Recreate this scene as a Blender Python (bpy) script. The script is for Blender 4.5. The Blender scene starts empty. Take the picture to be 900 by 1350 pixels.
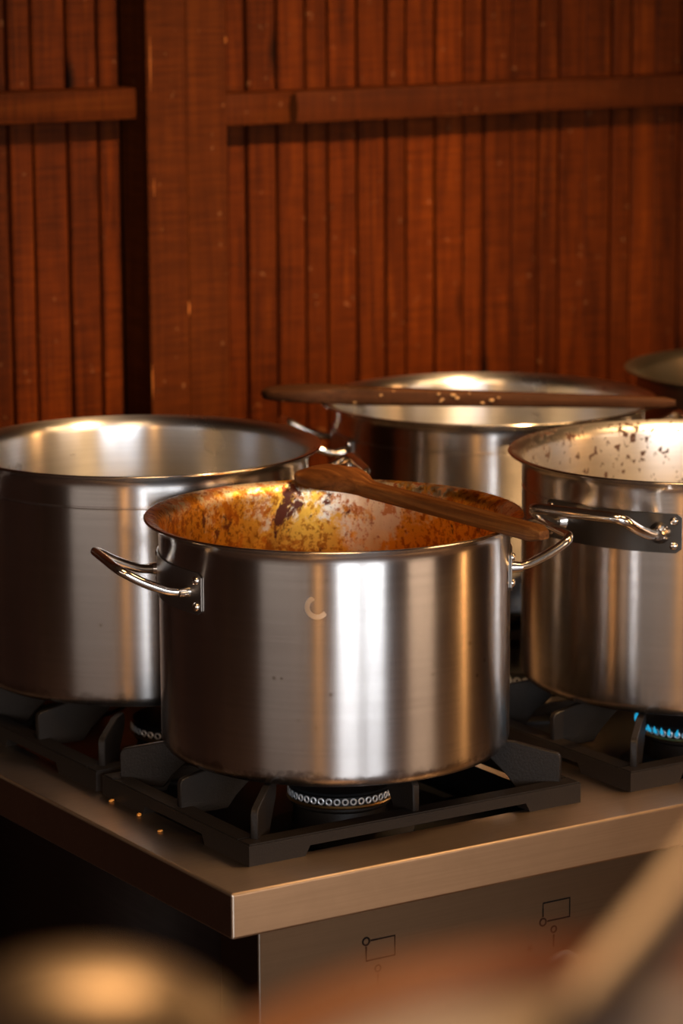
import bpy, bmesh, math, random
from mathutils import Vector, Matrix
random.seed(7)
SC = bpy.context.scene
COL = SC.collection
PI = math.pi

# ------------------------------------------------------------------ camera
cam_d = bpy.data.cameras.new('camera'); cam = bpy.data.objects.new('camera', cam_d); COL.objects.link(cam)
CAM = Vector((-1.53775, -2.62409, 0.99517))
FW = Vector((0.52775873, 0.82732917, -0.19234646)); RT = Vector((0.84254153, -0.53860883, -0.00492934))
UP = RT.cross(FW)
M = Matrix((RT, UP, -FW)).transposed().to_4x4(); M.translation = CAM
cam.matrix_world = M
cam_d.sensor_fit = 'VERTICAL'; cam_d.sensor_height = 36; cam_d.sensor_width = 24
cam_d.lens = 4076.73 * 36 / 1350
cam_d.dof.use_dof = True; cam_d.dof.focus_distance = 3.36; cam_d.dof.aperture_fstop = 5.0
cam_d.dof.aperture_blades = 0
SC.camera = cam

# ------------------------------------------------------------------ world, lamps, exposure
W = bpy.data.worlds.new('world'); SC.world = W; W.use_nodes = True
W.node_tree.nodes['Background'].inputs[0].default_value = (0.9, 0.6, 0.4, 1)
W.node_tree.nodes['Background'].inputs[1].default_value = 0.008
SC.view_settings.view_transform = 'Standard'; SC.view_settings.look = 'None'
SC.view_settings.exposure = 0.0; SC.view_settings.gamma = 1.0
SC.view_settings.use_curve_mapping = False

def area(name, loc, target, sx, sy, radiance, col, spread=PI):
    d = bpy.data.lights.new(name, 'AREA'); d.shape = 'RECTANGLE'; d.size = sx; d.size_y = sy
    d.energy = radiance * PI * sx * sy; d.color = col; d.spread = spread
    o = bpy.data.objects.new(name, d); COL.objects.link(o); o.location = loc
    o.rotation_euler = (Vector(target) - Vector(loc)).to_track_quat('-Z', 'Y').to_euler()
    return o
COOL = (0.86, 0.93, 1.0); WARM = (1.0, 0.60, 0.26); AMBER = (1.0, .47, .15)
# daylight through windows behind the camera, then two added fill lights
area('window_and_fill_light', (-2.45, -5.9, 0.9), (-2.45, 0, 0.9), 1.8, 1.9, 18, COOL)
area('window_and_fill_light', (-0.65, -5.9, 0.9), (-0.65, 0, 0.9), 1.5, 1.9, 15, COOL)
area('window_and_fill_light', (3.1, -5.9, 0.9), (3.1, 0, 0.9), 2.3, 1.9, 5.0, (1.0, .72, .50))  # added warm fill for the pots' right bands and the front lip
area('window_and_fill_light', (-5.3, -2.85, 0.8), (0, -2.85, 0.8), 4.1, 1.5, 1.6, (1, .88, .78))  # added dim fill from the left, makes the grey bands on the pots
# warm lamps of the kitchen, and one added fill panel
def spot(name, loc, target, power, col, size, blend, radius):
    d = bpy.data.lights.new(name, 'SPOT'); d.energy = power; d.color = col
    d.spot_size = math.radians(size); d.spot_blend = blend; d.shadow_soft_size = radius
    o = bpy.data.objects.new(name, d); COL.objects.link(o); o.location = loc
    o.rotation_euler = (Vector(target) - Vector(loc)).to_track_quat('-Z', 'Y').to_euler()
    return o
spot('kitchen_spotlight', (0.75, -0.45, 1.85), (0.98, 1.25, -0.04), 640, WARM, 56, 1.0, 0.025)
area('lamp_tube', (-3.05, -3.4, 1.2), (-.2, 0, .5), 0.05, 1.4, 90, AMBER)
area('lamp_tube', (3.2, -1.7, 0.9), (0.3, 0.2, 0.3), 0.09, 1.8, 50, AMBER)
area('lamp_and_fill_panel', (-0.3, -0.75, 1.86), (-0.3, -0.75, 0), 0.6, 0.6, 14, WARM)
area('lamp_and_fill_panel', (1.45, -0.6, 1.86), (1.45, -0.6, 0), 0.6, 0.6, 12, WARM)  # added panel that brightens the front of the cooktop

# ------------------------------------------------------------------ materials
def mat(name):
    m = bpy.data.materials.new(name); m.use_nodes = True
    nt = m.node_tree; nt.nodes.clear()
    out = nt.nodes.new('ShaderNodeOutputMaterial'); p = nt.nodes.new('ShaderNodeBsdfPrincipled')
    nt.links.new(p.outputs[0], out.inputs[0])
    return m, nt, p
def N(nt, t, **kw):
    n = nt.nodes.new('ShaderNode' + t)
    for k, v in kw.items(): setattr(n, k, v)
    return n
def L(nt, a, b): nt.links.new(a, b)
def setv(n, **kw):
    for k, v in kw.items(): n.inputs[k.replace('_', ' ')].default_value = v
def noise(nt, vec, scale, detail=4, rough=.55, dist=0):
    n = N(nt, 'TexNoise'); setv(n, Scale=scale, Detail=detail, Roughness=rough, Distortion=dist)
    L(nt, vec, n.inputs['Vector']); return n.outputs[0]
def mapping(nt, vec, scale=(1,1,1), loc=(0,0,0)):
    n = N(nt, 'Mapping'); n.inputs['Scale'].default_value = scale; n.inputs['Location'].default_value = loc
    L(nt, vec, n.inputs[0]); return n.outputs[0]
def ramp(nt, fac, *stops):
    n = N(nt, 'ValToRGB'); e = n.color_ramp.elements
    while len(e) < len(stops): e.new(.5)
    for x, (p, c) in zip(e, stops):
        x.position = p; x.color = c if len(c) == 4 else (*c, 1)
    L(nt, fac, n.inputs[0]); return n.outputs[0]
def step(nt, fac, a, b):
    n = N(nt, 'MapRange'); n.interpolation_type = 'SMOOTHSTEP'
    n.inputs[1].default_value = a; n.inputs[2].default_value = b; L(nt, fac, n.inputs[0]); return n.outputs[0]
def math_(nt, op, a, b=None):
    n = N(nt, 'Math', operation=op)
    for i, v in enumerate((a, b)):
        if v is None: continue
        if isinstance(v, (int, float)): n.inputs[i].default_value = v
        else: L(nt, v, n.inputs[i])
    return n.outputs[0]
def mix(nt, fac, a, b):
    n = N(nt, 'Mix', data_type='RGBA')
    for i, v in ((0, fac), (6, a), (7, b)):
        if isinstance(v, (int, float)): n.inputs[i].default_value = v
        elif isinstance(v, tuple): n.inputs[i].default_value = (*v, 1) if len(v) == 3 else v
        else: L(nt, v, n.inputs[i])
    return n.outputs[2]
def bump(nt, h, p, strength=.2, dist=.002):
    n = N(nt, 'Bump'); n.inputs['Strength'].default_value = strength; n.inputs['Distance'].default_value = dist
    L(nt, h, n.inputs['Height']); L(nt, n.outputs[0], p.inputs['Normal'])

def wood(name, dark, mid, light, axis=2, rough=.5, grain=1.0, specks=0.0, spec=.35, rough_sawn=.4):
    m, nt, p = mat(name)
    tc = N(nt, 'TexCoord').outputs['Object']; oi = N(nt, 'ObjectInfo')
    off = N(nt, 'VectorMath', operation='MULTIPLY_ADD'); cmb = N(nt, 'CombineXYZ')
    for k in range(3): L(nt, oi.outputs['Random'], cmb.inputs[k])
    L(nt, cmb.outputs[0], off.inputs[0]); off.inputs[1].default_value = (7.3, 3.1, 5.7); L(nt, tc, off.inputs[2])
    s = [70 * grain] * 3; s[axis] = 3.0 * grain
    g = noise(nt, mapping(nt, off.outputs[0], tuple(s)), 1.0, 8, .62, 1.2)
    s2 = [6] * 3; s2[axis] = 1.4
    blot = noise(nt, mapping(nt, off.outputs[0], tuple(s2)), 1.0, 4, .6, .4)
    s3 = [8] * 3; s3[axis] = 3.2
    vor = N(nt, 'TexVoronoi'); vor.inputs['Scale'].default_value = 1.0
    L(nt, mapping(nt, off.outputs[0], tuple(s3)), vor.inputs['Vector'])
    knot = step(nt, vor.outputs['Distance'], .04, .16)
    c = ramp(nt, g, (.28, dark), (.52, mid), (.8, light))
    c = mix(nt, step(nt, blot, .46, .85), c, dark)
    c = mix(nt, knot, tuple(x * .25 for x in dark), c)
    hv = N(nt, 'HueSaturation'); L(nt, c, hv.inputs['Color'])
    L(nt, math_(nt, 'MULTIPLY_ADD', oi.outputs['Random'], .5), hv.inputs['Value'])
    hv.inputs['Value'].links[0].from_node.inputs[2].default_value = .75
    col = hv.outputs[0]
    if specks:
        sp = noise(nt, off.outputs[0], 95, 1, .4)
        col = mix(nt, math_(nt, 'MULTIPLY', step(nt, sp, .745, .77), specks), col, (.42, .22, .10))
    s4 = [14] * 3; s4[axis] = 190
    saw = noise(nt, mapping(nt, off.outputs[0], tuple(s4)), 1.0, 3, .6)
    sv = N(nt, 'HueSaturation'); L(nt, col, sv.inputs['Color'])
    mr = N(nt, 'MapRange'); L(nt, saw, mr.inputs[0])
    for k_, v_ in ((1, .3), (2, .7), (3, 1 - .45*rough_sawn), (4, 1 + .45*rough_sawn)): mr.inputs[k_].default_value = v_
    L(nt, mr.outputs[0], sv.inputs['Value'])
    L(nt, sv.outputs[0], p.inputs['Base Color'])
    h = math_(nt, 'ADD', g, math_(nt, 'MULTIPLY', saw, rough_sawn))
    bump(nt, h, p, .35, .0016)
    setv(p, Roughness=rough); p.inputs['Specular IOR Level'].default_value = spec
    return m

def steel(name, base=(.69, .635, .60), rough=.28, aniso=.0, radial=False, brush=None, along=None, interior=None, dirt=0.0, spots=0.0, smudge=None):
    m, nt, p = mat(name)
    tc = N(nt, 'TexCoord').outputs['Object']
    p.inputs['Metallic'].default_value = 1
    big = noise(nt, tc, 9, 5, .6, .3)
    col = mix(nt, step(nt, big, .35, .75), base, tuple(x * .86 for x in base))
    fine = None
    if brush:
        fine = noise(nt, mapping(nt, tc, brush), 1.0, 3, .6)
        col = mix(nt, math_(nt, 'MULTIPLY', step(nt, fine, .3, .7), .35), col, tuple(x * .72 for x in base))
    if spots:
        v = N(nt, 'TexVoronoi'); v.inputs['Scale'].default_value = 46; L(nt, tc, v.inputs['Vector'])
        msk = math_(nt, 'MULTIPLY', step(nt, v.outputs['Distance'], .13, .06), step(nt, noise(nt, tc, 7, 2), .48, .62))
        col = mix(nt, math_(nt, 'MULTIPLY', msk, spots), col, (.30, .24, .17))
    r = math_(nt, 'MULTIPLY_ADD', big, .16); r.node.inputs[2].default_value = rough - .07
    if dirt:   # burnt brown marks that creep up from the base
        sep = N(nt, 'SeparateXYZ'); L(nt, tc, sep.inputs[0])
        n2 = noise(nt, tc, 38, 6, .7)
        low = step(nt, sep.outputs[2], .045, .002)
        d = step(nt, math_(nt, 'MULTIPLY', low, n2), .30, .47)
        col = mix(nt, math_(nt, 'MULTIPLY', d, dirt), col, (.06, .025, .01))
    if smudge:   # pale hook-shaped smear, seen on the front pot's wall
        a, zz, rr_ = smudge
        sx = N(nt, 'SeparateXYZ'); L(nt, tc, sx.inputs[0])
        u = math_(nt, 'ADD', math_(nt, 'MULTIPLY', sx.outputs[0], -math.sin(a)), math_(nt, 'MULTIPLY', sx.outputs[1], math.cos(a)))
        w = math_(nt, 'SUBTRACT', sx.outputs[2], zz)
        side = step(nt, math_(nt, 'ADD', math_(nt, 'MULTIPLY', sx.outputs[0], math.cos(a)), math_(nt, 'MULTIPLY', sx.outputs[1], math.sin(a))), .1, .12)
        d = math_(nt, 'ABSOLUTE', math_(nt, 'SUBTRACT', math_(nt, 'SQRT', math_(nt, 'ADD', math_(nt, 'MULTIPLY', u, u), math_(nt, 'MULTIPLY', w, w))), rr_))
        msk = math_(nt, 'MULTIPLY', math_(nt, 'MULTIPLY', step(nt, d, .0034, .0012), step(nt, math_(nt, 'ADD', u, math_(nt, 'MULTIPLY', w, .8)), .006, .0)), side)
        col = mix(nt, math_(nt, 'MULTIPLY', msk, .45), col, (.74, .66, .56))
        r = math_(nt, 'ADD', r, math_(nt, 'MULTIPLY', msk, .22))
    L(nt, col, p.inputs['Base Color']); L(nt, r, p.inputs['Roughness'])
    if aniso:
        p.inputs['Anisotropic'].default_value = aniso; p.inputs['Anisotropic Rotation'].default_value = .25
        if along:
            t = N(nt, 'CombineXYZ')
            for k in range(3): t.inputs[k].default_value = along[k]
        else: t = N(nt, 'Tangent', direction_type='RADIAL', axis='Z')
        L(nt, t.outputs[0], p.inputs['Tangent'])
    if interior == 'sauce':
        n1 = noise(nt, tc, 11, 10, .74, .2); n2 = noise(nt, mapping(nt, tc, (1, 1, .7)), 26, 10, .78, .2)
        n3 = noise(nt, mapping(nt, tc, (1, 1, .75), (3, 1, 2)), 19, 9, .74, .3)
        sep = N(nt, 'SeparateXYZ'); L(nt, tc, sep.inputs[0])
        low = step(nt, sep.outputs[2], .26, .17)       # thicker towards the sauce line
        film = mix(nt, step(nt, math_(nt, 'MULTIPLY_ADD', low, .10), .47, .545), (.93, .84, .66), (.86, .46, .06))
        ma = film.node.inputs[0].links[0].from_node.inputs[0].links[0].from_node; L(nt, n1, ma.inputs[2])
        n5 = noise(nt, tc, 95, 5, .7); f2 = step(nt, math_(nt, 'ADD', math_(nt, 'MULTIPLY', n2, .75), math_(nt, 'MULTIPLY', n5, .25)), .515, .555); f3 = step(nt, n3, .575, .615)
        c2 = mix(nt, math_(nt, 'MULTIPLY', f2, .85), film, (.52, .15, .008))
        n6 = noise(nt, mapping(nt, tc, (1, 1, .8)), 150, 4, .7)
        c2 = mix(nt, math_(nt, 'MULTIPLY', step(nt, math_(nt, 'ADD', math_(nt, 'MULTIPLY', n6, .6), math_(nt, 'MULTIPLY', n1, .4)), .52, .57), .8), c2, (.36, .09, .007))
        c3 = mix(nt, f3, c2, (.11, .022, .005))
        L(nt, c3, p.inputs['Base Color'])
        met = math_(nt, 'SUBTRACT', 1.0, math_(nt, 'MAXIMUM', math_(nt, 'MULTIPLY', f3, .45), math_(nt, 'MULTIPLY', f2, .12)))
        L(nt, met, p.inputs['Metallic'])
        rr = math_(nt, 'MULTIPLY_ADD', n2, .35); rr.node.inputs[2].default_value = .18; L(nt, rr, p.inputs['Roughness'])
        bump(nt, math_(nt, 'ADD', n2, n3), p, .35, .002)
    if interior == 'specks':
        n3 = noise(nt, mapping(nt, tc, (1, 1, .7)), 120, 3, .6, .3)
        n4 = noise(nt, tc, 9, 2, .5)
        f = step(nt, math_(nt, 'ADD', n3, math_(nt, 'MULTIPLY', n4, .35)), .76, .785)
        L(nt, mix(nt, f, p.inputs['Base Color'].links[0].from_socket, (.03, .012, .006)), p.inputs['Base Color'])
        L(nt, math_(nt, 'SUBTRACT', 1.0, f), p.inputs['Metallic'])
    return m

def plain(name, col, rough=.6, metal=0, spec=.5, var=.25, scale=40, bmp=0.0, emit=None):
    m, nt, p = mat(name)
    tc = N(nt, 'TexCoord').outputs['Object']
    n = noise(nt, tc, scale, 4, .6)
    L(nt, mix(nt, n, tuple(x * (1 - var) for x in col), tuple(min(1, x * (1 + var)) for x in col)), p.inputs['Base Color'])
    setv(p, Roughness=rough, Metallic=metal); p.inputs['Specular IOR Level'].default_value = spec
    if bmp: bump(nt, n, p, bmp, .001)
    if emit:
        p.inputs['Emission Color'].default_value = (*emit[0], 1); p.inputs['Emission Strength'].default_value = emit[1]
    return m

BOARD = wood('stained_board', (.017, .0030, .0003), (.044, .0078, .0006), (.080, .0165, .0012), 2, .6, spec=.05, specks=.10, rough_sawn=.6)
BEAM_V = wood('stained_post', (.025, .0048, .0005), (.037, .0078, .0008), (.052, .0120, .0012), 2, .7, spec=.05, specks=.12, rough_sawn=.55)
BEAM_H = wood('stained_rail', (.023, .0044, .0005), (.037, .0074, .0008), (.054, .0130, .0014), 0, .7, spec=.05, specks=.1, rough_sawn=.5)
ROOMWOOD = wood('room_wood', (.012, .004, .0015), (.022, .007, .0025), (.03, .010, .004), 2, .7, spec=.1)
DARK = plain('dark_backing', (.010, .003, .001), .95, spec=0)
FLOOR = plain('floor_tile', (.10, .055, .035), .45, scale=6)
CEIL = plain('ceiling_paint', (.09, .05, .03), .8, scale=5)
IRON = plain('cast_iron', (.014, .010, .0075), .43, spec=.25, scale=420, bmp=.35, var=.3)
BLACK = plain('black_enamel', (.008, .008, .009), .3, scale=30)
SPOON = wood('spoon_wood', (.045, .013, .0025), (.14, .046, .010), (.33, .135, .032), 0, .5, 1.2, spec=.2, rough_sawn=.15)
DARKSPOON = wood('dark_spatula_wood', (.010, .0035, .0014), (.020, .0075, .003), (.045, .018, .007), 0, .65, 1.4, specks=.5, spec=.08, rough_sawn=.15)
BR = (2.2, 2.2, 420)
ST_F = steel('steel_front_pot', rough=.23, aniso=.92, brush=BR, dirt=.6, spots=.8, smudge=(math.atan2(-2.8557, -1.8121) + math.radians(-5.5), .200, .0105))
ST_FI = steel('steel_sauce_stained', rough=.26, aniso=.6, interior='sauce')
ST_L = steel('steel_left_pot', rough=.23, aniso=.92, brush=BR, dirt=.4, spots=.6)
ST_LI = steel('steel_pot_inside', (.70, .70, .72), rough=.28, aniso=.85, brush=BR)
ST_R = steel('steel_right_pot', rough=.23, aniso=.92, brush=BR, dirt=.3, spots=.7)
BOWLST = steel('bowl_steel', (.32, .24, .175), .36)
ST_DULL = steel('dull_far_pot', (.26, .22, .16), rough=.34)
ST_RI = steel('steel_pot_inside_specked', (.76, .72, .68), rough=.32, aniso=.6, brush=BR, interior='specks')
POLISH = steel('polished_steel', (.72, .66, .60), .14)
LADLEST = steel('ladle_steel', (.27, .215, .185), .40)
DARKPLATE = steel('dark_plate_steel', (.10, .09, .08), .34)
DULL = steel('dull_steel', (.36, .33, .30), .32)
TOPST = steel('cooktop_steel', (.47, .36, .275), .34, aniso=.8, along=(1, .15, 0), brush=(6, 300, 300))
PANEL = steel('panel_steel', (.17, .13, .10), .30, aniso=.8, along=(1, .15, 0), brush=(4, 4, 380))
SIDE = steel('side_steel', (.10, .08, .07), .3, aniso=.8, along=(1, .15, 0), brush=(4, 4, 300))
BRASS = plain('burner_brass', (.55, .33, .12), .35, 1)
CROWN = plain('burner_crown_steel', (.75, .77, .80), .45, .6)
INK = plain('printed_mark', (.008, .006, .005), .8, spec=.03)
KNOB = plain('knob_grey', (.30, .24, .20), .4, scale=60)
GLINT = plain('orange_glint', (.75, .30, .05), .5, scale=200)  # glints of light given as a plain orange surface colour
RESIDUE = plain('food_residue', (.28, .17, .08), .6, spec=.2, scale=300)
SPLIT = plain('bare_wood', (.26, .085, .018), .7, spec=.1)
FLAME = plain('blue_flame', (.0, .1, .2), .8, emit=((.02, .50, .85), .6))
COPPER = plain('brown_pan', (.30, .10, .03), .33, .3, scale=14)
CREAM = plain('pale_sauce', (.62, .46, .33), .35, scale=30)

# ------------------------------------------------------------------ mesh helpers
def finish(name, bm, m, parent=None, sharp=40):
    me = bpy.data.meshes.new(name); bm.normal_update(); bm.to_mesh(me); bm.free()
    for x in (m if isinstance(m, (list, tuple)) else [m]): me.materials.append(x)
    me.shade_smooth(); me.set_sharp_from_angle(angle=math.radians(sharp))
    o = bpy.data.objects.new(name, me); COL.objects.link(o)
    if parent: o.parent = parent
    return o
def empty(name, label, cat, loc=(0,0,0), rz=0, group=None):
    o = bpy.data.objects.new(name, None); COL.objects.link(o); o.location = loc; o.rotation_euler = (0, 0, rz)
    o.empty_display_size = .05
    return tag(o, label, cat, group)
def tag(o, label, cat, group=None):
    o['label'] = label; o['category'] = cat
    if group: o['group'] = group
    return o
def copy_tree(o, parent=None):
    c = o.copy(); COL.objects.link(c)
    if parent: c.parent = parent
    for ch in list(o.children): copy_tree(ch, c)
    return c
def box(bm, x0, x1, y0, y1, z0, z1, bev=0.0, mi=0, seg=2):
    vs = [bm.verts.new((x, y, z)) for x in (x0, x1) for y in (y0, y1) for z in (z0, z1)]
    q = [(0,1,3,2), (4,6,7,5), (0,4,5,1), (2,3,7,6), (0,2,6,4), (1,5,7,3)]
    fs = [bm.faces.new([vs[i] for i in f]) for f in q]
    for f in fs: f.material_index = mi
    if bev:
        es = list({e for f in fs for e in f.edges})
        bmesh.ops.bevel(bm, geom=es, offset=bev, segments=seg, affect='EDGES', profile=.5)
    return vs
def prism(bm, pts, off, mi=0):
    """polygon pts (list of Vector) extruded by vector off"""
    a = [bm.verts.new(p) for p in pts]; b = [bm.verts.new(Vector(p) + Vector(off)) for p in pts]
    n = len(pts)
    fs = [bm.faces.new(a[::-1]), bm.faces.new(b)]
    for i in range(n): fs.append(bm.faces.new([a[i], a[(i+1) % n], b[(i+1) % n], b[i]]))
    bmesh.ops.recalc_face_normals(bm, faces=fs)
    for f in fs: f.material_index = mi
    return fs
def lathe(bm, prof, seg=96, mi=None, c=(0,0,0), close=False):
    """prof: (r,z) list; mi: per-segment material index function(i)"""
    rings = []
    for r, z in prof:
        if r < 1e-6: rings.append([bm.verts.new((c[0], c[1], c[2] + z))])
        else: rings.append([bm.verts.new((c[0] + r*math.cos(2*PI*k/seg), c[1] + r*math.sin(2*PI*k/seg), c[2] + z)) for k in range(seg)])
    n = len(rings)
    for i in range(n if close else n - 1):
        A, B = rings[i], rings[(i+1) % n]
        for k in range(seg):
            k2 = (k+1) % seg
            if len(A) == 1: f = bm.faces.new([A[0], B[k2], B[k]])
            elif len(B) == 1: f = bm.faces.new([A[k], A[k2], B[0]])
            else: f = bm.faces.new([A[k], A[k2], B[k2], B[k]])
            f.material_index = mi(i) if mi else 0
def smooth_path(pts, n=6):
    P = [Vector(p) for p in pts]; out = []
    for i in range(len(P) - 1):
        p0 = P[i-1] if i else P[i]*2 - P[i+1]; p3 = P[i+2] if i + 2 < len(P) else P[i+1]*2 - P[i]
        p1, p2 = P[i], P[i+1]
        for k in range(n):
            t = k / n
            out.append(.5*((2*p1) + (p2-p0)*t + (2*p0-5*p1+4*p2-p3)*t*t + (3*p1-p0-3*p2+p3)*t**3))
    out.append(P[-1]); return out
def round_path(pts, rad, n=6):
    """polyline with filleted corners"""
    P = [Vector(p) for p in pts]; out = [P[0]]
    for i in range(1, len(P) - 1):
        a, b, c = P[i-1], P[i], P[i+1]
        d1, d2 = (a-b), (c-b); r = min(rad, d1.length*.48, d2.length*.48)
        s, e = b + d1.normalized()*r, b + d2.normalized()*r
        for k in range(n + 1):
            t = k / n; out.append(s*(1-t)**2 + b*2*t*(1-t) + e*t*t)
    out.append(P[-1]); return out
def tube(bm, path, rad, seg=12, closed=False, mi=0, flat=1.0, up=Vector((0,0,1))):
    rings = []; n = len(path); prev = None
    for i, p in enumerate(path):
        t = ((path[(i+1) % n] - path[i-1]) if closed else (path[min(i+1, n-1)] - path[max(i-1, 0)])).normalized()
        u = (prev - t*prev.dot(t)) if prev else (up - t*up.dot(t))
        if u.length < 1e-4: u = t.orthogonal()
        u.normalize(); prev = u; v = t.cross(u)
        r = rad(i / max(1, n-1)) if callable(rad) else rad
        rings.append([bm.verts.new(p + u*(r*flat*math.cos(2*PI*k/seg)) + v*(r*math.sin(2*PI*k/seg))) for k in range(seg)])
    for i in range(n if closed else n - 1):
        A, B = rings[i], rings[(i+1) % n]
        for k in range(seg):
            f = bm.faces.new([A[k], A[(k+1) % seg], B[(k+1) % seg], B[k]]); f.material_index = mi
    if not closed:
        bm.faces.new(rings[0][::-1]).material_index = mi; bm.faces.new(rings[-1]).material_index = mi

# ------------------------------------------------------------------ the room
FZ = -0.90; CZ = 1.95; WY = 1.35; WT = .022
def struct(name, bm, m, parent=None):
    o = finish(name, bm, m, parent, 30)
    if not parent: o['kind'] = 'structure'
    return o
bm = bmesh.new(); box(bm, -6.2, 5.2, -6.4, WY + .2, FZ - .1, FZ); struct('floor', bm, FLOOR)
bm = bmesh.new(); box(bm, -6.2, 5.2, -6.4, WY + .2, CZ, CZ + .1); struct('ceiling', bm, CEIL)
bm = bmesh.new(); box(bm, -6.2, -6.1, -6.3, WY, FZ, CZ); struct('wall_left', bm, ROOMWOOD)
bm = bmesh.new(); box(bm, 5.1, 5.2, -6.3, WY, FZ, CZ); struct('wall_right', bm, ROOMWOOD)
bm = bmesh.new(); box(bm, -6.2, 5.2, -6.4, -6.3, FZ, CZ); struct('wall_front', bm, ROOMWOOD)
bm = bmesh.new(); box(bm, -.16, -.04, .86, WY - .001, FZ, CZ, .004); struct('wall_light_block', bm, ROOMWOOD)   # added unseen wall, blocks left light so the post's side stays dark
bm = bmesh.new(); box(bm, -6.2, 5.2, WY + WT, WY + .2, FZ, CZ); wall = struct('wall_back', bm, DARK)
def plank(x0, x1, z0=FZ, z1=CZ, prx=0.0, m=None):
    bm = bmesh.new(); w = (x1 - x0) / 2
    box(bm, -w, w, -WT/2, WT/2, z0, z1, .0025, seg=1)
    o = finish('plank', bm, m or BOARD, wall, 30)
    o.location = ((x0 + x1)/2, WY + WT/2 + prx, 0)
    return o
seamL = [.60, .535, .479, .440, .398, .355, .322, .262, .215, .150, .095, .02]
seamR = [.760, .797, .834, .887, .938, .978, 1.031, 1.083, 1.120, 1.174, 1.227, 1.266, 1.319, 1.371, 1.412, 1.464, 1.516,
         1.556, 1.606, 1.657, 1.700, 1.752, 1.80, 1.846, 1.90, 1.952, 2.0]
faint = {1.319, 1.464, 1.606}
seamL = [.6225, .585] + seamL[1:]
for a, b in zip(seamL, seamL[1:]): plank(b + .0022, a - .0022, prx=random.uniform(-.001, .0015))
for a, b in zip(seamR, seamR[1:]):
    plank(a + (.0006 if a in faint else .0026), b - (.0006 if b in faint else .0026), prx=random.uniform(-.001, .0015))
# beyond the frame the boarding goes on as plain wide boards
for a in [-.62 - .64*k for k in range(9)]: plank(a + .003, a + .637, m=ROOMWOOD)
for a in [2.0 + .6*k for k in range(6)]: plank(a + .003, min(a + .597, 5.19))
# post of two boards, rails
PD = .08
bm = bmesh.new(); box(bm, .6225, .7525, WY - PD + .012, WY, FZ, CZ); post = struct('trim_1', bm, BEAM_V)
for a, b, dy in ((.621, .6855, 0.0), (.6865, .754, .0015)):
    bm = bmesh.new(); w = (b - a)/2; box(bm, -w, w, -.008, .008, FZ, CZ, .002, seg=1)
    o = finish('plank', bm, BEAM_V, post, 30); o.location = ((a+b)/2, WY - PD + .008 + dy, 0)
for sx, z0, z1, wd in ((.6265, .735, .815, .0008), (.6295, .585, .615, .0006), (.6845, .410, .432, .0013), (.6218, .290, .345, .0010), (.7515, .80, .812, .0010)):
    bm = bmesh.new(); h_ = (z1 - z0)/2
    prism(bm, [Vector(q) for q in ((0, 0, -h_), (wd, 0, -h_*.3), (wd*.7, 0, h_*.6), (0, 0, h_), (-wd*.6, 0, h_*.2))], (0, .004, 0))
    o = finish('split', bm, SPLIT, post, 30); o.location = (sx, WY - PD - .0008, (z0+z1)/2)
RD = .05
def rail(name, x0, x1, z0, z1, xs):
    r = None
    for i, (a, b) in enumerate(zip(xs, xs[1:])):
        bm = bmesh.new(); w = (b-a)/2; box(bm, -w, w, -RD/2, RD/2, -(z1-z0)/2, (z1-z0)/2, .003)
        o = finish(name if r is None else 'rail_board', bm, BEAM_H, r, 30)
        if r is None:
            r = o; o['kind'] = 'structure'; o.location = ((a+b)/2, WY - RD/2 - .002, (z0+z1)/2); ra = (a+b)/2
        else: o.location = ((a+b)/2 - ra, .0, random.uniform(-.0012, .0012))
    return r
rail('trim_2', 0, 0, .696, .741, [-.9, .6195])
rail('trim_3', 0, 0, .679, .7265, [.7555, .8855, 2.4])
# knot with a notch in the right rail, left of the joint
bm = bmesh.new(); prism(bm, [Vector(p) for p in ((-.006, 0, -.022), (.005, 0, -.02), (.007, 0, .0), (.004, 0, .021), (-.005, 0, .018), (-.008, 0, .0))], (0, .004, 0))
o = finish('knot', bm, DARK, bpy.data.objects['trim_3'], 30); o.location = (.8835 - (.7555+.8855)/2, -RD/2 - .0015, 0)

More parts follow.
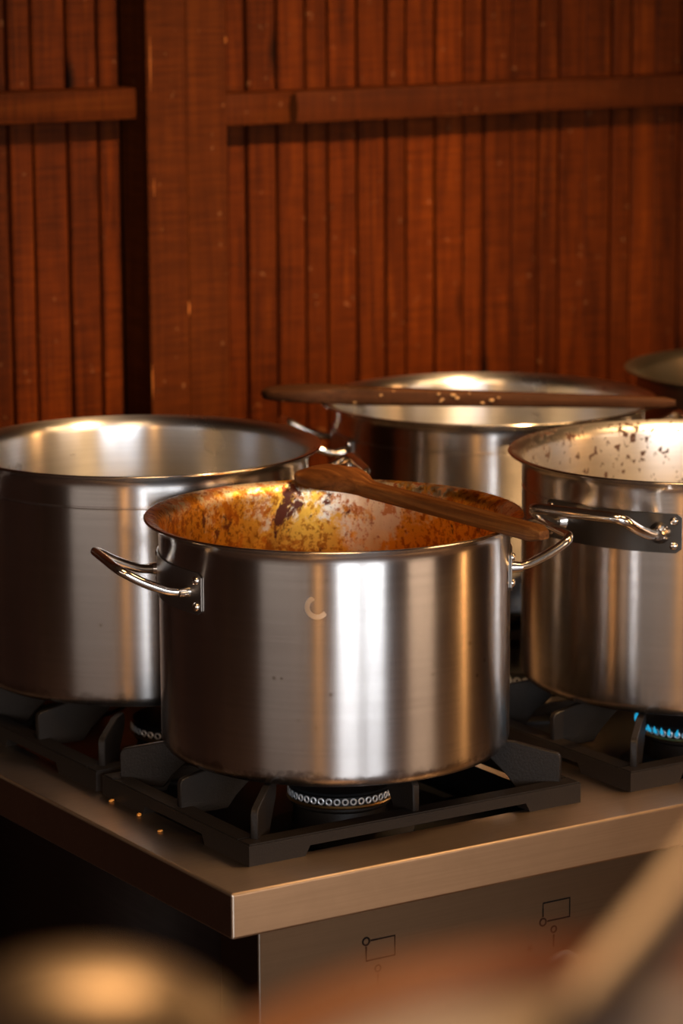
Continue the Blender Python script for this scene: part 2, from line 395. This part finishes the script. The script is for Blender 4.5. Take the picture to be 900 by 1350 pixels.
# ------------------------------------------------------------------ the gas range
SX = 1.58; SY = 1.10; LIP = .05
st = empty('gas_range', 'stainless steel gas range with black burner grates, carrying all the big pots', 'stove', (0, 0, FZ))
ZS = -FZ
def sp(name, bm, m, sharp=30):
    o = finish(name, bm, m, st, sharp); o.location = (0, 0, ZS); return o
GW, GD, GZ = .4357, .326, .024
GX = [.0626, .5697, 1.0768]; GY = [.069, .410, .751]
def cooktop():          # one pressed sheet: raised border, one sunken well per column of burners, turned-down edges
    bm = bmesh.new(); WZ = -.0375
    xs = [0] + [v for gx in GX for v in (gx + .014, gx + GW - .014)] + [SX]; ys = [0, .080, 1.064, SY]
    g = [[bm.verts.new((x, y, 0)) for y in ys] for x in xs]
    for i in range(len(xs) - 1):
        for j in range(3):
            c = [g[i][j], g[i+1][j], g[i+1][j+1], g[i][j+1]]
            if not (j == 1 and i % 2 == 1): bm.faces.new(c)
            else:
                lo = [bm.verts.new((v.co.x, v.co.y, WZ)) for v in c]
                bm.faces.new(lo).material_index = 1
                for k in range(4): bm.faces.new([c[k], c[(k+1) % 4], lo[(k+1) % 4], lo[k]]).material_index = 1
    rim = [g[i][0] for i in range(len(xs))] + [g[-1][j] for j in range(1, 4)] + [g[i][3] for i in range(len(xs) - 2, -1, -1)] + [g[0][2], g[0][1]]
    lo = [bm.verts.new((v.co.x, v.co.y, -LIP)) for v in rim]
    for k in range(len(rim)): bm.faces.new([rim[k], lo[k], lo[(k+1) % len(rim)], rim[(k+1) % len(rim)]])
    bm.faces.new(lo)
    bmesh.ops.recalc_face_normals(bm, faces=list(bm.faces))
    edge = lambda v: abs(v.co.x) < 1e-6 or abs(v.co.x - SX) < 1e-6 or abs(v.co.y) < 1e-6 or abs(v.co.y - SY) < 1e-6
    es = [e for e in bm.edges if all(edge(v) for v in e.verts) and len(e.link_faces) == 2 and e.calc_face_angle(0) > 1]
    bmesh.ops.bevel(bm, geom=es, offset=.0035, segments=3, affect='EDGES', profile=.5)
    return bm
ct = sp('cooktop', cooktop(), [TOPST, BLACK], 60)
wn = ct.modifiers.new('weighted_normals', 'WEIGHTED_NORMAL'); wn.keep_sharp = True; wn.weight = 100
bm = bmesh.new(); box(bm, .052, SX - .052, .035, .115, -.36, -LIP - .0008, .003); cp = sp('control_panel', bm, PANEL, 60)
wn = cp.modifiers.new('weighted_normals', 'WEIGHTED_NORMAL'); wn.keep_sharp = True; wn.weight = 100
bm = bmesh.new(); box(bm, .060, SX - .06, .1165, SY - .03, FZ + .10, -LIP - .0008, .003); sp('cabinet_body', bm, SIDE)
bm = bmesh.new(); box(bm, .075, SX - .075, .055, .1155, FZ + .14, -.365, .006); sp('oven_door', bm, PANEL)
for x in (.12, SX - .12):
    for y in (.16, SY - .1):
        bm = bmesh.new(); lathe(bm, [(0, 0), (.03, 0), (.03, .012), (.02, .02), (.02, .098), (0, .098)], 20); o = finish('leg', bm, DULL, st, 30); o.location = (x, y, 0)
# knobs and printed marks on the control panel
def mark(pts, w=.0011, closed=False):
    bm = bmesh.new(); P = [Vector((x, 0, z)) for x, z in pts]
    tube(bm, P, w, 6, closed, up=Vector((0, 1, 0)), flat=.35); return bm
def circ(cx, cz, r, n=20): return [(cx + r*math.cos(2*PI*k/n), cz + r*math.sin(2*PI*k/n)) for k in range(n)]
for j, kx in enumerate((.214, .449, .70, .94, 1.18, 1.40)):
    kz = -.181
    def put(name, bm, m=INK):
        o = finish(name, bm, m, cp, 40); o.location = (kx, .0346, 0); return o
    up_left = j % 2 == 0
    w, h, x0, zc = .037, .022, -.027, -.107
    a, b, c, d = (x0, zc + h/2), (x0 + w, zc + h/2), (x0 + w, zc - h/2), (x0, zc - h/2)
    if up_left: put('burner_mark', mark([(a[0] + .006, a[1]), b, c, d, (a[0], a[1] - .006)])); put('burner_mark', mark(circ(a[0], a[1] , .0042), .0011, True))
    else: put('burner_mark', mark([(d[0], d[1] + .006), a, b, c, (d[0] + .006, d[1])])); put('burner_mark', mark(circ(d[0], d[1], .0042), .0011, True))
    put('burner_mark', mark(circ(-.012, -.129, .0036), .0011, True)); put('burner_mark', mark([(-.012, -.135), (-.012, -.150)]))
    for ang in (0, 60, 120):
        ca, sa = math.cos(math.radians(ang))*.0045, math.sin(math.radians(ang))*.0045
        put('spark_mark', mark([(-.045 - ca, -.146 - sa), (-.045 + ca, -.146 + sa)], .0007))
    bm = bmesh.new(); lathe(bm, [(0, .034), (.016, .034), (.019, .031), (.0215, .006), (.025, .004), (.025, 0), (0, 0)], 32)
    box(bm, -.004, .004, -.018, .018, .03, .042, .002)
    o = finish('knob', bm, KNOB, cp, 40); o.location = (kx, .0352, kz); o.rotation_euler = (PI/2, 0, 0)

# grates ------------------------------------------------------------
def grate_parts(root):
    bw = .024
    # frame: four bars resting on corner feet, open below the middle of each bar
    bm = bmesh.new()
    def bar(p, q, nrm):     # outer edge p->q, nrm points inwards
        p, q, nrm = Vector(p), Vector(q), Vector(nrm); t = (q - p).normalized(); ln = (q - p).length; f = .07
        prof = [(0, 0), (0, GZ), (ln, GZ), (ln, 0), (ln - f, 0), (ln - f - .006, .011), (f + .006, .011), (f, 0)]
        prism(bm, [p + t*a + Vector((0, 0, z)) for a, z in prof], nrm*bw)
    bar((0, 0, 0), (GW, 0, 0), (0, 1, 0)); bar((0, GD, 0), (GW, GD, 0), (0, -1, 0))
    bar((0, bw, 0), (0, GD - bw, 0), (1, 0, 0)); bar((GW, bw, 0), (GW, GD - bw, 0), (-1, 0, 0))
    es = [e for e in bm.edges if abs(e.verts[0].co.z - GZ) < 1e-5 and abs(e.verts[1].co.z - GZ) < 1e-5]
    bmesh.ops.bevel(bm, geom=es, offset=.0015, segments=2, affect='EDGES')
    finish('frame', bm, IRON, root, 35)
    # eight fingers
    def finger(px, py, dx, dy, ln, ho=.057):
        d = Vector((dx, dy, 0)).normalized(); s = Vector((-d.y, d.x, 0))*.0042
        b = Vector((px, py, 0)); zt, h = .0, .0675
        prof = [(0, GZ - .002), (0, ho - .006), (.002, ho - .002), (.006, ho), (ln*.62, h), (ln - .006, h), (ln, h - .008), (ln - .004, h - .020), (ln*.72, GZ + .004), (ln*.6, GZ - .010), (.02, GZ - .010)]
        bm = bmesh.new(); prism(bm, [b + d*a + Vector((0, 0, z)) - s for a, z in prof], s*2)
        bmesh.ops.bevel(bm, geom=list(bm.edges), offset=.001, segments=1, affect='EDGES')
        finish('finger', bm, IRON, root, 35)
    i = .016
    for x, y, dx, dy, ln in ((i, i, 1, 1, .085), (GW - i, i, -1, 1, .085), (i, GD - i, 1, -1, .085), (GW - i, GD - i, -1, -1, .085),
                         (.008, GD/2, 1, 0, .10), (GW - .008, GD/2, -1, 0, .10), (GW/2, .008, 0, 1, .062), (GW/2, GD - .008, 0, -1, .062)):
        finger(x, y, dx, dy, ln)
place = [['under the sauce-stained front pot', 'under the clean pot at the left', 'at the back left corner of the range'],
         ['under the right-hand pot over the blue flame', 'under the middle back pot', 'behind the middle back pot'],
         ['at the empty right front of the range', 'at the right end under the far pot', 'at the back right corner of the range']]
g0 = None
for i, gx in enumerate(GX):
    for j, gy in enumerate(GY):
        if g0 is None:
            g0 = o = empty('burner_grate', '', 'grate', (gx, gy, 0)); grate_parts(o)
        else: o = copy_tree(g0); o.location = (gx, gy, 0)
        tag(o, 'black cast-iron burner grate ' + place[i][j], 'grate', 'cast-iron grates on the range')
# burners -----------------------------------------------------------
def burner(cx, cy, lit=False, size=1.0):
    bm = bmesh.new()
    lathe(bm, [(0, .002), (.085, .002), (.085, .006), (.072, .010), (.055, .016), (.053, .036), (.058, .040), (.058, .043), (0, .043)], 48)
    b = finish('burner', bm, IRON if not lit else IRON, st, 35); b.location = (cx, cy, ZS - .0392); b.scale = (size, size, 1)
    bm = bmesh.new(); lathe(bm, [(.0, .0432), (.0600, .0432), (.0612, .045), (.0600, .0468), (0, .0468)], 64); finish('brass_ring', bm, BRASS, b, 35)
    bm = bmesh.new(); lathe(bm, [(0, .047), (.0585, .047), (.0585, .0565), (0, .0565)], 64)
    n = 40
    for k in range(n):
        a = 2*PI*k/n; c = Vector((.0590*math.cos(a), .0590*math.sin(a), .0517)); t = Vector((-math.sin(a), math.cos(a), 0)); z = Vector((0, 0, 1))
        tube(bm, [c + t*(.0031*math.cos(q)) + z*(.0033*math.sin(q)) for q in [2*PI*i/10 for i in range(10)]], .0011, 5, True, 1, up=Vector((math.cos(a), math.sin(a), 0)))
    finish('crown', bm, [BLACK, CROWN], b, 35)
    bm = bmesh.new(); lathe(bm, [(0, .0568), (.057, .0568), (.060, .0585), (.058, .0605), (.04, .062), (0, .062)], 48); finish('cap', bm, BLACK, b, 35)
    if lit:
        bm = bmesh.new()
        for k in range(n):
            a = 2*PI*k/n; d = Vector((math.cos(a), math.sin(a), 0)); t = Vector((-d.y, d.x, 0))
            p = [d*.0600 + Vector((0, 0, .0515)), d*.0635 + Vector((0, 0, .0535)) + t*.0008, d*.066 + Vector((0, 0, .057)) + t*.002, d*.0675 + Vector((0, 0, .061)) + t*.003]
            tube(bm, smooth_path(p, 3), lambda q: .0019*math.sin(PI*(.18 + .8*q)) + .0002, 6)
        f = finish('flame', bm, FLAME, b, 60)
for i, gx in enumerate(GX):
    for j, gy in enumerate(GY): burner(gx + GW/2, gy + GD/2, (i, j) == (1, 0), 1.22 if j == 1 else 1.0)

# ------------------------------------------------------------------ pots
def pot(label, x, y, zb, R, b, H, mats, h_ang, group='big steel stockpots on the range', seam=True, tr=.0056, wr=.0105, plate=None):
    root = empty('stockpot', label, 'pot', (x, y, zb), 0, group)
    t = .0030; fl = .016
    prof = [(0, 0), (b - .016, 0)]
    for k in range(1, 7):
        a = PI/2*k/6; prof.append((b - .014 + .014*math.sin(a), .014 - .014*math.cos(a)))
    if seam: prof += [(b, H - .0425), (b - .0018, H - .0414), (b - .0018, H - .0402), (b, H - .0391)]
    prof += [(b, H - fl - .004)]
    for k in range(0, 9):       # flare
        a = PI/2*k/8; prof.append((b + (R - b)*(1 - math.cos(a))*.98, H - fl + (fl - .003)*math.sin(a)))
    n_out = len(prof)
    prof += [(R, H - .0026), (R + .0006, H - .0014), (R, H - .0003), (R - .0012, H)]
    n_rim = len(prof)
    for k in range(7, -1, -1):
        a = PI/2*k/8; prof.append((b - t + (R - b)*(1 - math.cos(a)), H - fl - .0005 + fl*math.sin(a)))
    prof += [(b - t, H - fl - .03), (b - t, H*.5), (b - t, .016)]
    for k in range(1, 5):
        a = PI/2*k/4; prof.append((b - t - .012*(1 - math.cos(a)), .016 - .012*math.sin(a)))
    prof += [(0, .004)]
    bm = bmesh.new(); lathe(bm, prof, 160, lambda i: 0 if i < n_rim - 1 else 1)
    body = finish('body', bm, mats, root, 50)
    # two loop handles on riveted plates
    hz = H - .062
    hm = None
    for ang in h_ang:
        bm = bmesh.new(); A = math.radians(18.5)
        def P(a, r, z): return Vector((r*math.cos(a), r*math.sin(a), z))
        out = .077
        def ex(a, o, w): # outward along the handle's middle direction
            q = P(a, b, 0); return Vector((q.x + o, q.y*w, 0))
        zz = [0, .0005, .010, .022, .030]
        side = [P(A, b + .0035, 0), ex(A, .020, 1.0) + Vector((0, 0, .0005)), ex(A, .050, .97) + Vector((0, 0, .012)), ex(A, out, .92) + Vector((0, 0, .028))]
        pts = side + [Vector((p.x, -p.y, p.z)) for p in side[::-1]]
        tube(bm, round_path(pts, 0.024, 7), tr, 14, up=Vector((0, 0, 1)))
        for s in (1, -1):   # swollen weld where the tube meets the plate
            c0 = P(s*A, b + .001, 0); d = Vector((math.cos(s*A), math.sin(s*A), 0))
            tube(bm, [c0, c0 + d*.004, c0 + d*.009, c0 + d*.013], lambda q: wr - (wr - tr)*q, 14)
        h = finish('handle', bm, POLISH, root, 50); h.location = (0, 0, hz); h.rotation_euler = (0, 0, ang)
        # plate
        bm = bmesh.new(); PA = math.radians(25.5); nseg = 28; ph = .023; pt = .0022
        rows = []
        for r in (b + .0006, b + pt):
            for z in (-ph, ph): rows.append([bm.verts.new(P(-PA + 2*PA*k/nseg, r, z if 0 < k < nseg else z*.8)) for k in range(nseg + 1)])
        for k in range(nseg):
            for A_, B_ in ((0, 1), (1, 3), (3, 2), (2, 0)):
                bm.faces.new([rows[A_][k], rows[A_][k+1], rows[B_][k+1], rows[B_][k]])
        for k in (0, nseg): bm.faces.new([rows[0][k], rows[1][k], rows[3][k], rows[2][k]])
        bmesh.ops.recalc_face_normals(bm, faces=list(bm.faces))
        finish('mounting_plate', bm, plate or DULL, h, 40)
        for s in (-1, 1):
            for z in (-.0145, .0145):
                bm = bmesh.new(); lathe(bm, [(.0052, 0), (.0050, .0012), (.0038, .0028), (.002, .0036), (0, .0039)], 16)
                a = s*(PA - math.radians(2.4)); rv = finish('rivet', bm, POLISH, h, 60)
                q = P(a, b + pt, z); rv.location = q; rv.rotation_euler = Vector((math.cos(a), math.sin(a), 0)).to_track_quat('Z', 'Y').to_euler()
    return root
ZB = .068
VA = math.atan2(-2.87, -1.82)
def ha(x, y, deg):      # handle direction measured from the line to the camera, positive to the right
    v = math.atan2(CAM.y - y, CAM.x - x); a = v + math.radians(deg); return (a, a + PI)
F_ = (.2744, .2316, ZB, .2120, .1962, .2628)
L_ = (.2628, .6570, ZB, .2225, .2062, .2815)
R_ = (.8005, .2484, ZB, .2245, .2080, .2810)
B_ = (.8863, .8011, ZB, .2317, .2143, .2651)
pot('front stainless stockpot with orange sauce stains inside and a wooden spoon across it', *F_, [ST_F, ST_FI], ha(*F_[:2], -72), seam=False, tr=.0052, wr=.0075)
pot('clean empty stainless stockpot at the left, partly behind the sauce-stained pot', *L_, [ST_L, ST_LI], ha(*L_[:2], -84))
pot('stainless stockpot at the right over a blue flame, dark specks inside', *R_, [ST_R, ST_RI], ha(*R_[:2], -29), tr=.0066, wr=.0135, plate=DARKPLATE)
pot('middle back stainless stockpot with a dark wooden spatula lying across its rim', *B_, [ST_L, ST_LI], ha(*B_[:2], -83))
D_ = (1.392, .772, ZB, .2317, .2143, .2680)
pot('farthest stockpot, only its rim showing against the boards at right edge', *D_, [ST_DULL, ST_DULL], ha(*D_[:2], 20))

# ------------------------------------------------------------------ wooden spoon and spatula
def paddle(name, label, p0, p1, z0, z1, head_len, head_w, hw, ht, m, dome=.012, rise=.0, tilt=0.0, curve=.0, roll=0.0, tip=.12, taper=0.0):
    """long wooden tool; p0 head tip, p1 handle end; rings swept along local +X from the head tip"""
    a = Vector((p0[0], p0[1], z0)); b = Vector((p1[0], p1[1], z1)); ln = (b - a).length
    bm = bmesh.new(); rings = []; n = 44; sg = 20
    for i in range(n + 1):
        t = i / n; s = ln * (t**1.25)
        if s < head_len:
            q = s / head_len
            w = head_w * (math.sin(PI*min(1, .5*(max(q, .0)/.5)**.55)) if q < .5 else 1.0)
            if q >= .5:
                k = (q - .5)/.5; k = k*k*(3 - 2*k); w = head_w*(1 - k) + hw*k
            th = ht*(.55 + .45*q) ; th = th*(min(1, q*9 + tip))
            dm = dome*math.sin(PI*min(1, q*1.0))
        else: k = 1 - taper*(s - head_len)/(ln - head_len); w, th, dm = hw*k, ht*k, 0
        e = min(1, (ln - s)/.006 + .55); w *= e; th *= e
        zc = curve*math.sin(PI*t)
        ring = []
        for k in range(sg):
            an = 2*PI*k/sg; cx, sx_ = math.cos(an), math.sin(an)
            sq = lambda v: math.copysign(abs(v)**.38, v)
            yy = w/2*sq(cx); u = abs(yy)/max(w/2, 1e-6)
            ring.append(bm.verts.new((s, yy, zc + th/2*sq(sx_) + dm*(1 - u*u))))
        rings.append(ring)
    for A, B in zip(rings, rings[1:]):
        for k in range(sg): bm.faces.new([A[k], A[(k+1) % sg], B[(k+1) % sg], B[k]])
    bm.faces.new(rings[0][::-1]); bm.faces.new(rings[-1])
    bmesh.ops.recalc_face_normals(bm, faces=list(bm.faces))
    o = finish(name, bm, m, None, 50)
    d = (b - a).normalized(); yv = Vector((0, 0, 1)).cross(d).normalized(); zv = d.cross(yv)
    if roll:
        q = Matrix.Rotation(roll, 3, d); yv = q @ yv; zv = q @ zv
    mm = Matrix((d, yv, zv)).transposed().to_4x4(); mm.translation = a; o.matrix_world = mm
    return o
RIMF = ZB + .2628; RIMB = ZB + .2651
sp_ = paddle('wooden_spoon', '', (.360, .432), (.371, -.031), RIMF + .007, RIMF + .0085, .140, .078, .024, .017, SPOON, dome=.013)
tag(sp_, 'brown wooden spoon lying across the rim of the sauce-stained front pot', 'spoon')
sp2 = paddle('wooden_spatula', '', (.612, .948), (1.033, .575), RIMB + .0105, RIMB + .0085, .125, .060, .027, .025, DARKSPOON, dome=.004, tip=.45, taper=.45)
tag(sp2, 'long dark wooden spatula lying across the rim of the middle back pot', 'spatula')

bm = bmesh.new()
for i in range(16):
    x = random.uniform(.09, .36); y = -.0128; r = random.uniform(.0007, .0028)
    zo = random.uniform(-.008, .009); c = bmesh.ops.create_icosphere(bm, subdivisions=1, radius=1)['verts']
    for v in c: v.co = Vector((x + v.co.x*r*1.5, y + v.co.y*r*.5, zo + v.co.z*r*.8))
o = finish('food_residue', bm, RESIDUE, sp2, 40); o['kind'] = 'stuff'
# ------------------------------------------------------------------ orange glints of light on the cooktop, modelled as small solids
def glint(x, y, z, s, rz, label):
    bm = bmesh.new(); bmesh.ops.create_icosphere(bm, subdivisions=1, radius=1)
    for v in bm.verts: v.co = Vector((v.co.x*s, v.co.y*s*.6, v.co.z*s*.35))*random.uniform(.8, 1.15)
    o = finish('painted_glint', bm, GLINT, None, 20); o.location = (x, y, z + s*.3); o.rotation_euler = (0, 0, rz)
    tag(o, label, 'glint', 'orange painted glints beside the grates')

# ------------------------------------------------------------------ foreground table, out of focus
yaw = math.atan2(FW.x, FW.y)
def cs(d, s): # camera-side table coordinates: distance ahead, metres to the right (table stands square to the aisle)
    return (CAM.x + math.sin(yaw)*d + math.cos(yaw)*s, CAM.y + math.cos(yaw)*d - math.sin(yaw)*s)
TZ = .635
tb = empty('serving_table', 'dark worktop in the near foreground under the blurred bowl and pan', 'table', (*cs(.55, 0), FZ), -yaw)
bm = bmesh.new(); box(bm, -.9, .9, -.35, .375, TZ - FZ - .03, TZ - FZ, .004); finish('tabletop', bm, DULL, tb, 30)
for sx in (-.85, .85):
    for sy in (-.31, .33):
        bm = bmesh.new(); box(bm, sx - .02, sx + .02, sy - .02, sy + .02, 0, TZ - FZ - .0305, .003); finish('leg', bm, DULL, tb, 30)
bx, by = cs(.872, -.079)
bw_ = empty('upturned_bowl', 'small shiny steel bowl turned upside down, blurred at bottom left', 'bowl', (bx, by, TZ))
R0 = .060; Hh = .053
prof = [(R0 + .002, 0), (R0 + .003, .002), (R0 + .001, .004)]
for k in range(0, 15):
    a = PI/2*k/15; prof.append((R0*math.cos(a)**.85, .004 + (Hh - .004)*math.sin(a)))
prof.append((0, Hh))
bm = bmesh.new(); lathe(bm, prof, 64); lathe(bm, [(0, Hh - .002)] + [(r - .0015 if r > .002 else r, max(0, z - .0015)) for r, z in prof[::-1][1:]], 64)
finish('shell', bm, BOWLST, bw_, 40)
px_, py_ = cs(.750, .084)
pr = .119; ph = .062
pan = empty('saucepan', 'brown saucepan of pale sauce, blurred at the bottom right', 'pan', (px_, py_, TZ))
prof = [(0, 0), (pr - .02, 0), (pr - .006, .008), (pr - .003, .02), (pr - .002, ph - .004), (pr + .003, ph), (pr, ph + .001), (pr - .005, ph - .003), (pr - .006, .02), (pr - .012, .008), (pr - .02, .004), (0, .004)]
bm = bmesh.new(); lathe(bm, prof, 72); finish('body', bm, COPPER, pan, 50)
bm = bmesh.new(); lathe(bm, [(0, .051), (pr - .0062, .051), (pr - .0062, .0495), (0, .0495)], 64)
sc_ = finish('pale_sauce', bm, CREAM, None, 40); sc_.location = (px_, py_, TZ); tag(sc_, 'pale cream sauce filling the blurred brown saucepan at bottom right', 'sauce'); sc_['kind'] = 'stuff'
lx, ly = -1.088, -2.006
ldl = empty('ladle', 'steel ladle with a long pale handle standing in the brown saucepan', 'ladle', (lx, ly, TZ + .006))
bm = bmesh.new()
pr2 = [(0, 0), (.012, .002), (.022, .008), (.028, .018), (.030, .028), (.029, .028), (.027, .018), (.021, .0095), (.011, .0035), (0, .0015)]
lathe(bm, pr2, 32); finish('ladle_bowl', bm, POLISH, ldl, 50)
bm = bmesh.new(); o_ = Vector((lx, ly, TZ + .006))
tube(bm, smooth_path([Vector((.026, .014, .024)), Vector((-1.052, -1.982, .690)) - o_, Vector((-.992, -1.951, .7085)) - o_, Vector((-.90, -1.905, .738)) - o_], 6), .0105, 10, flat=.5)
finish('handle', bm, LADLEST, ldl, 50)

for x, y, s, rz, lb in ((.0575, .364, .0045, .3, 'small orange crumb on the cooktop, farthest back of the row beside the front grate'),
                        (.0560, .297, .0055, 1.0, 'small orange crumb on the cooktop, middle one of the row beside the front grate'),
                        (.0464, .232, .004, .2, 'small orange crumb on the cooktop, nearest the viewer beside the front grate'),
                        (.0915, .4045, .0035, .7, 'tiny orange crumb in the gap between the front left and rear left grates')):
    glint(x, y, 0, s, rz, lb)
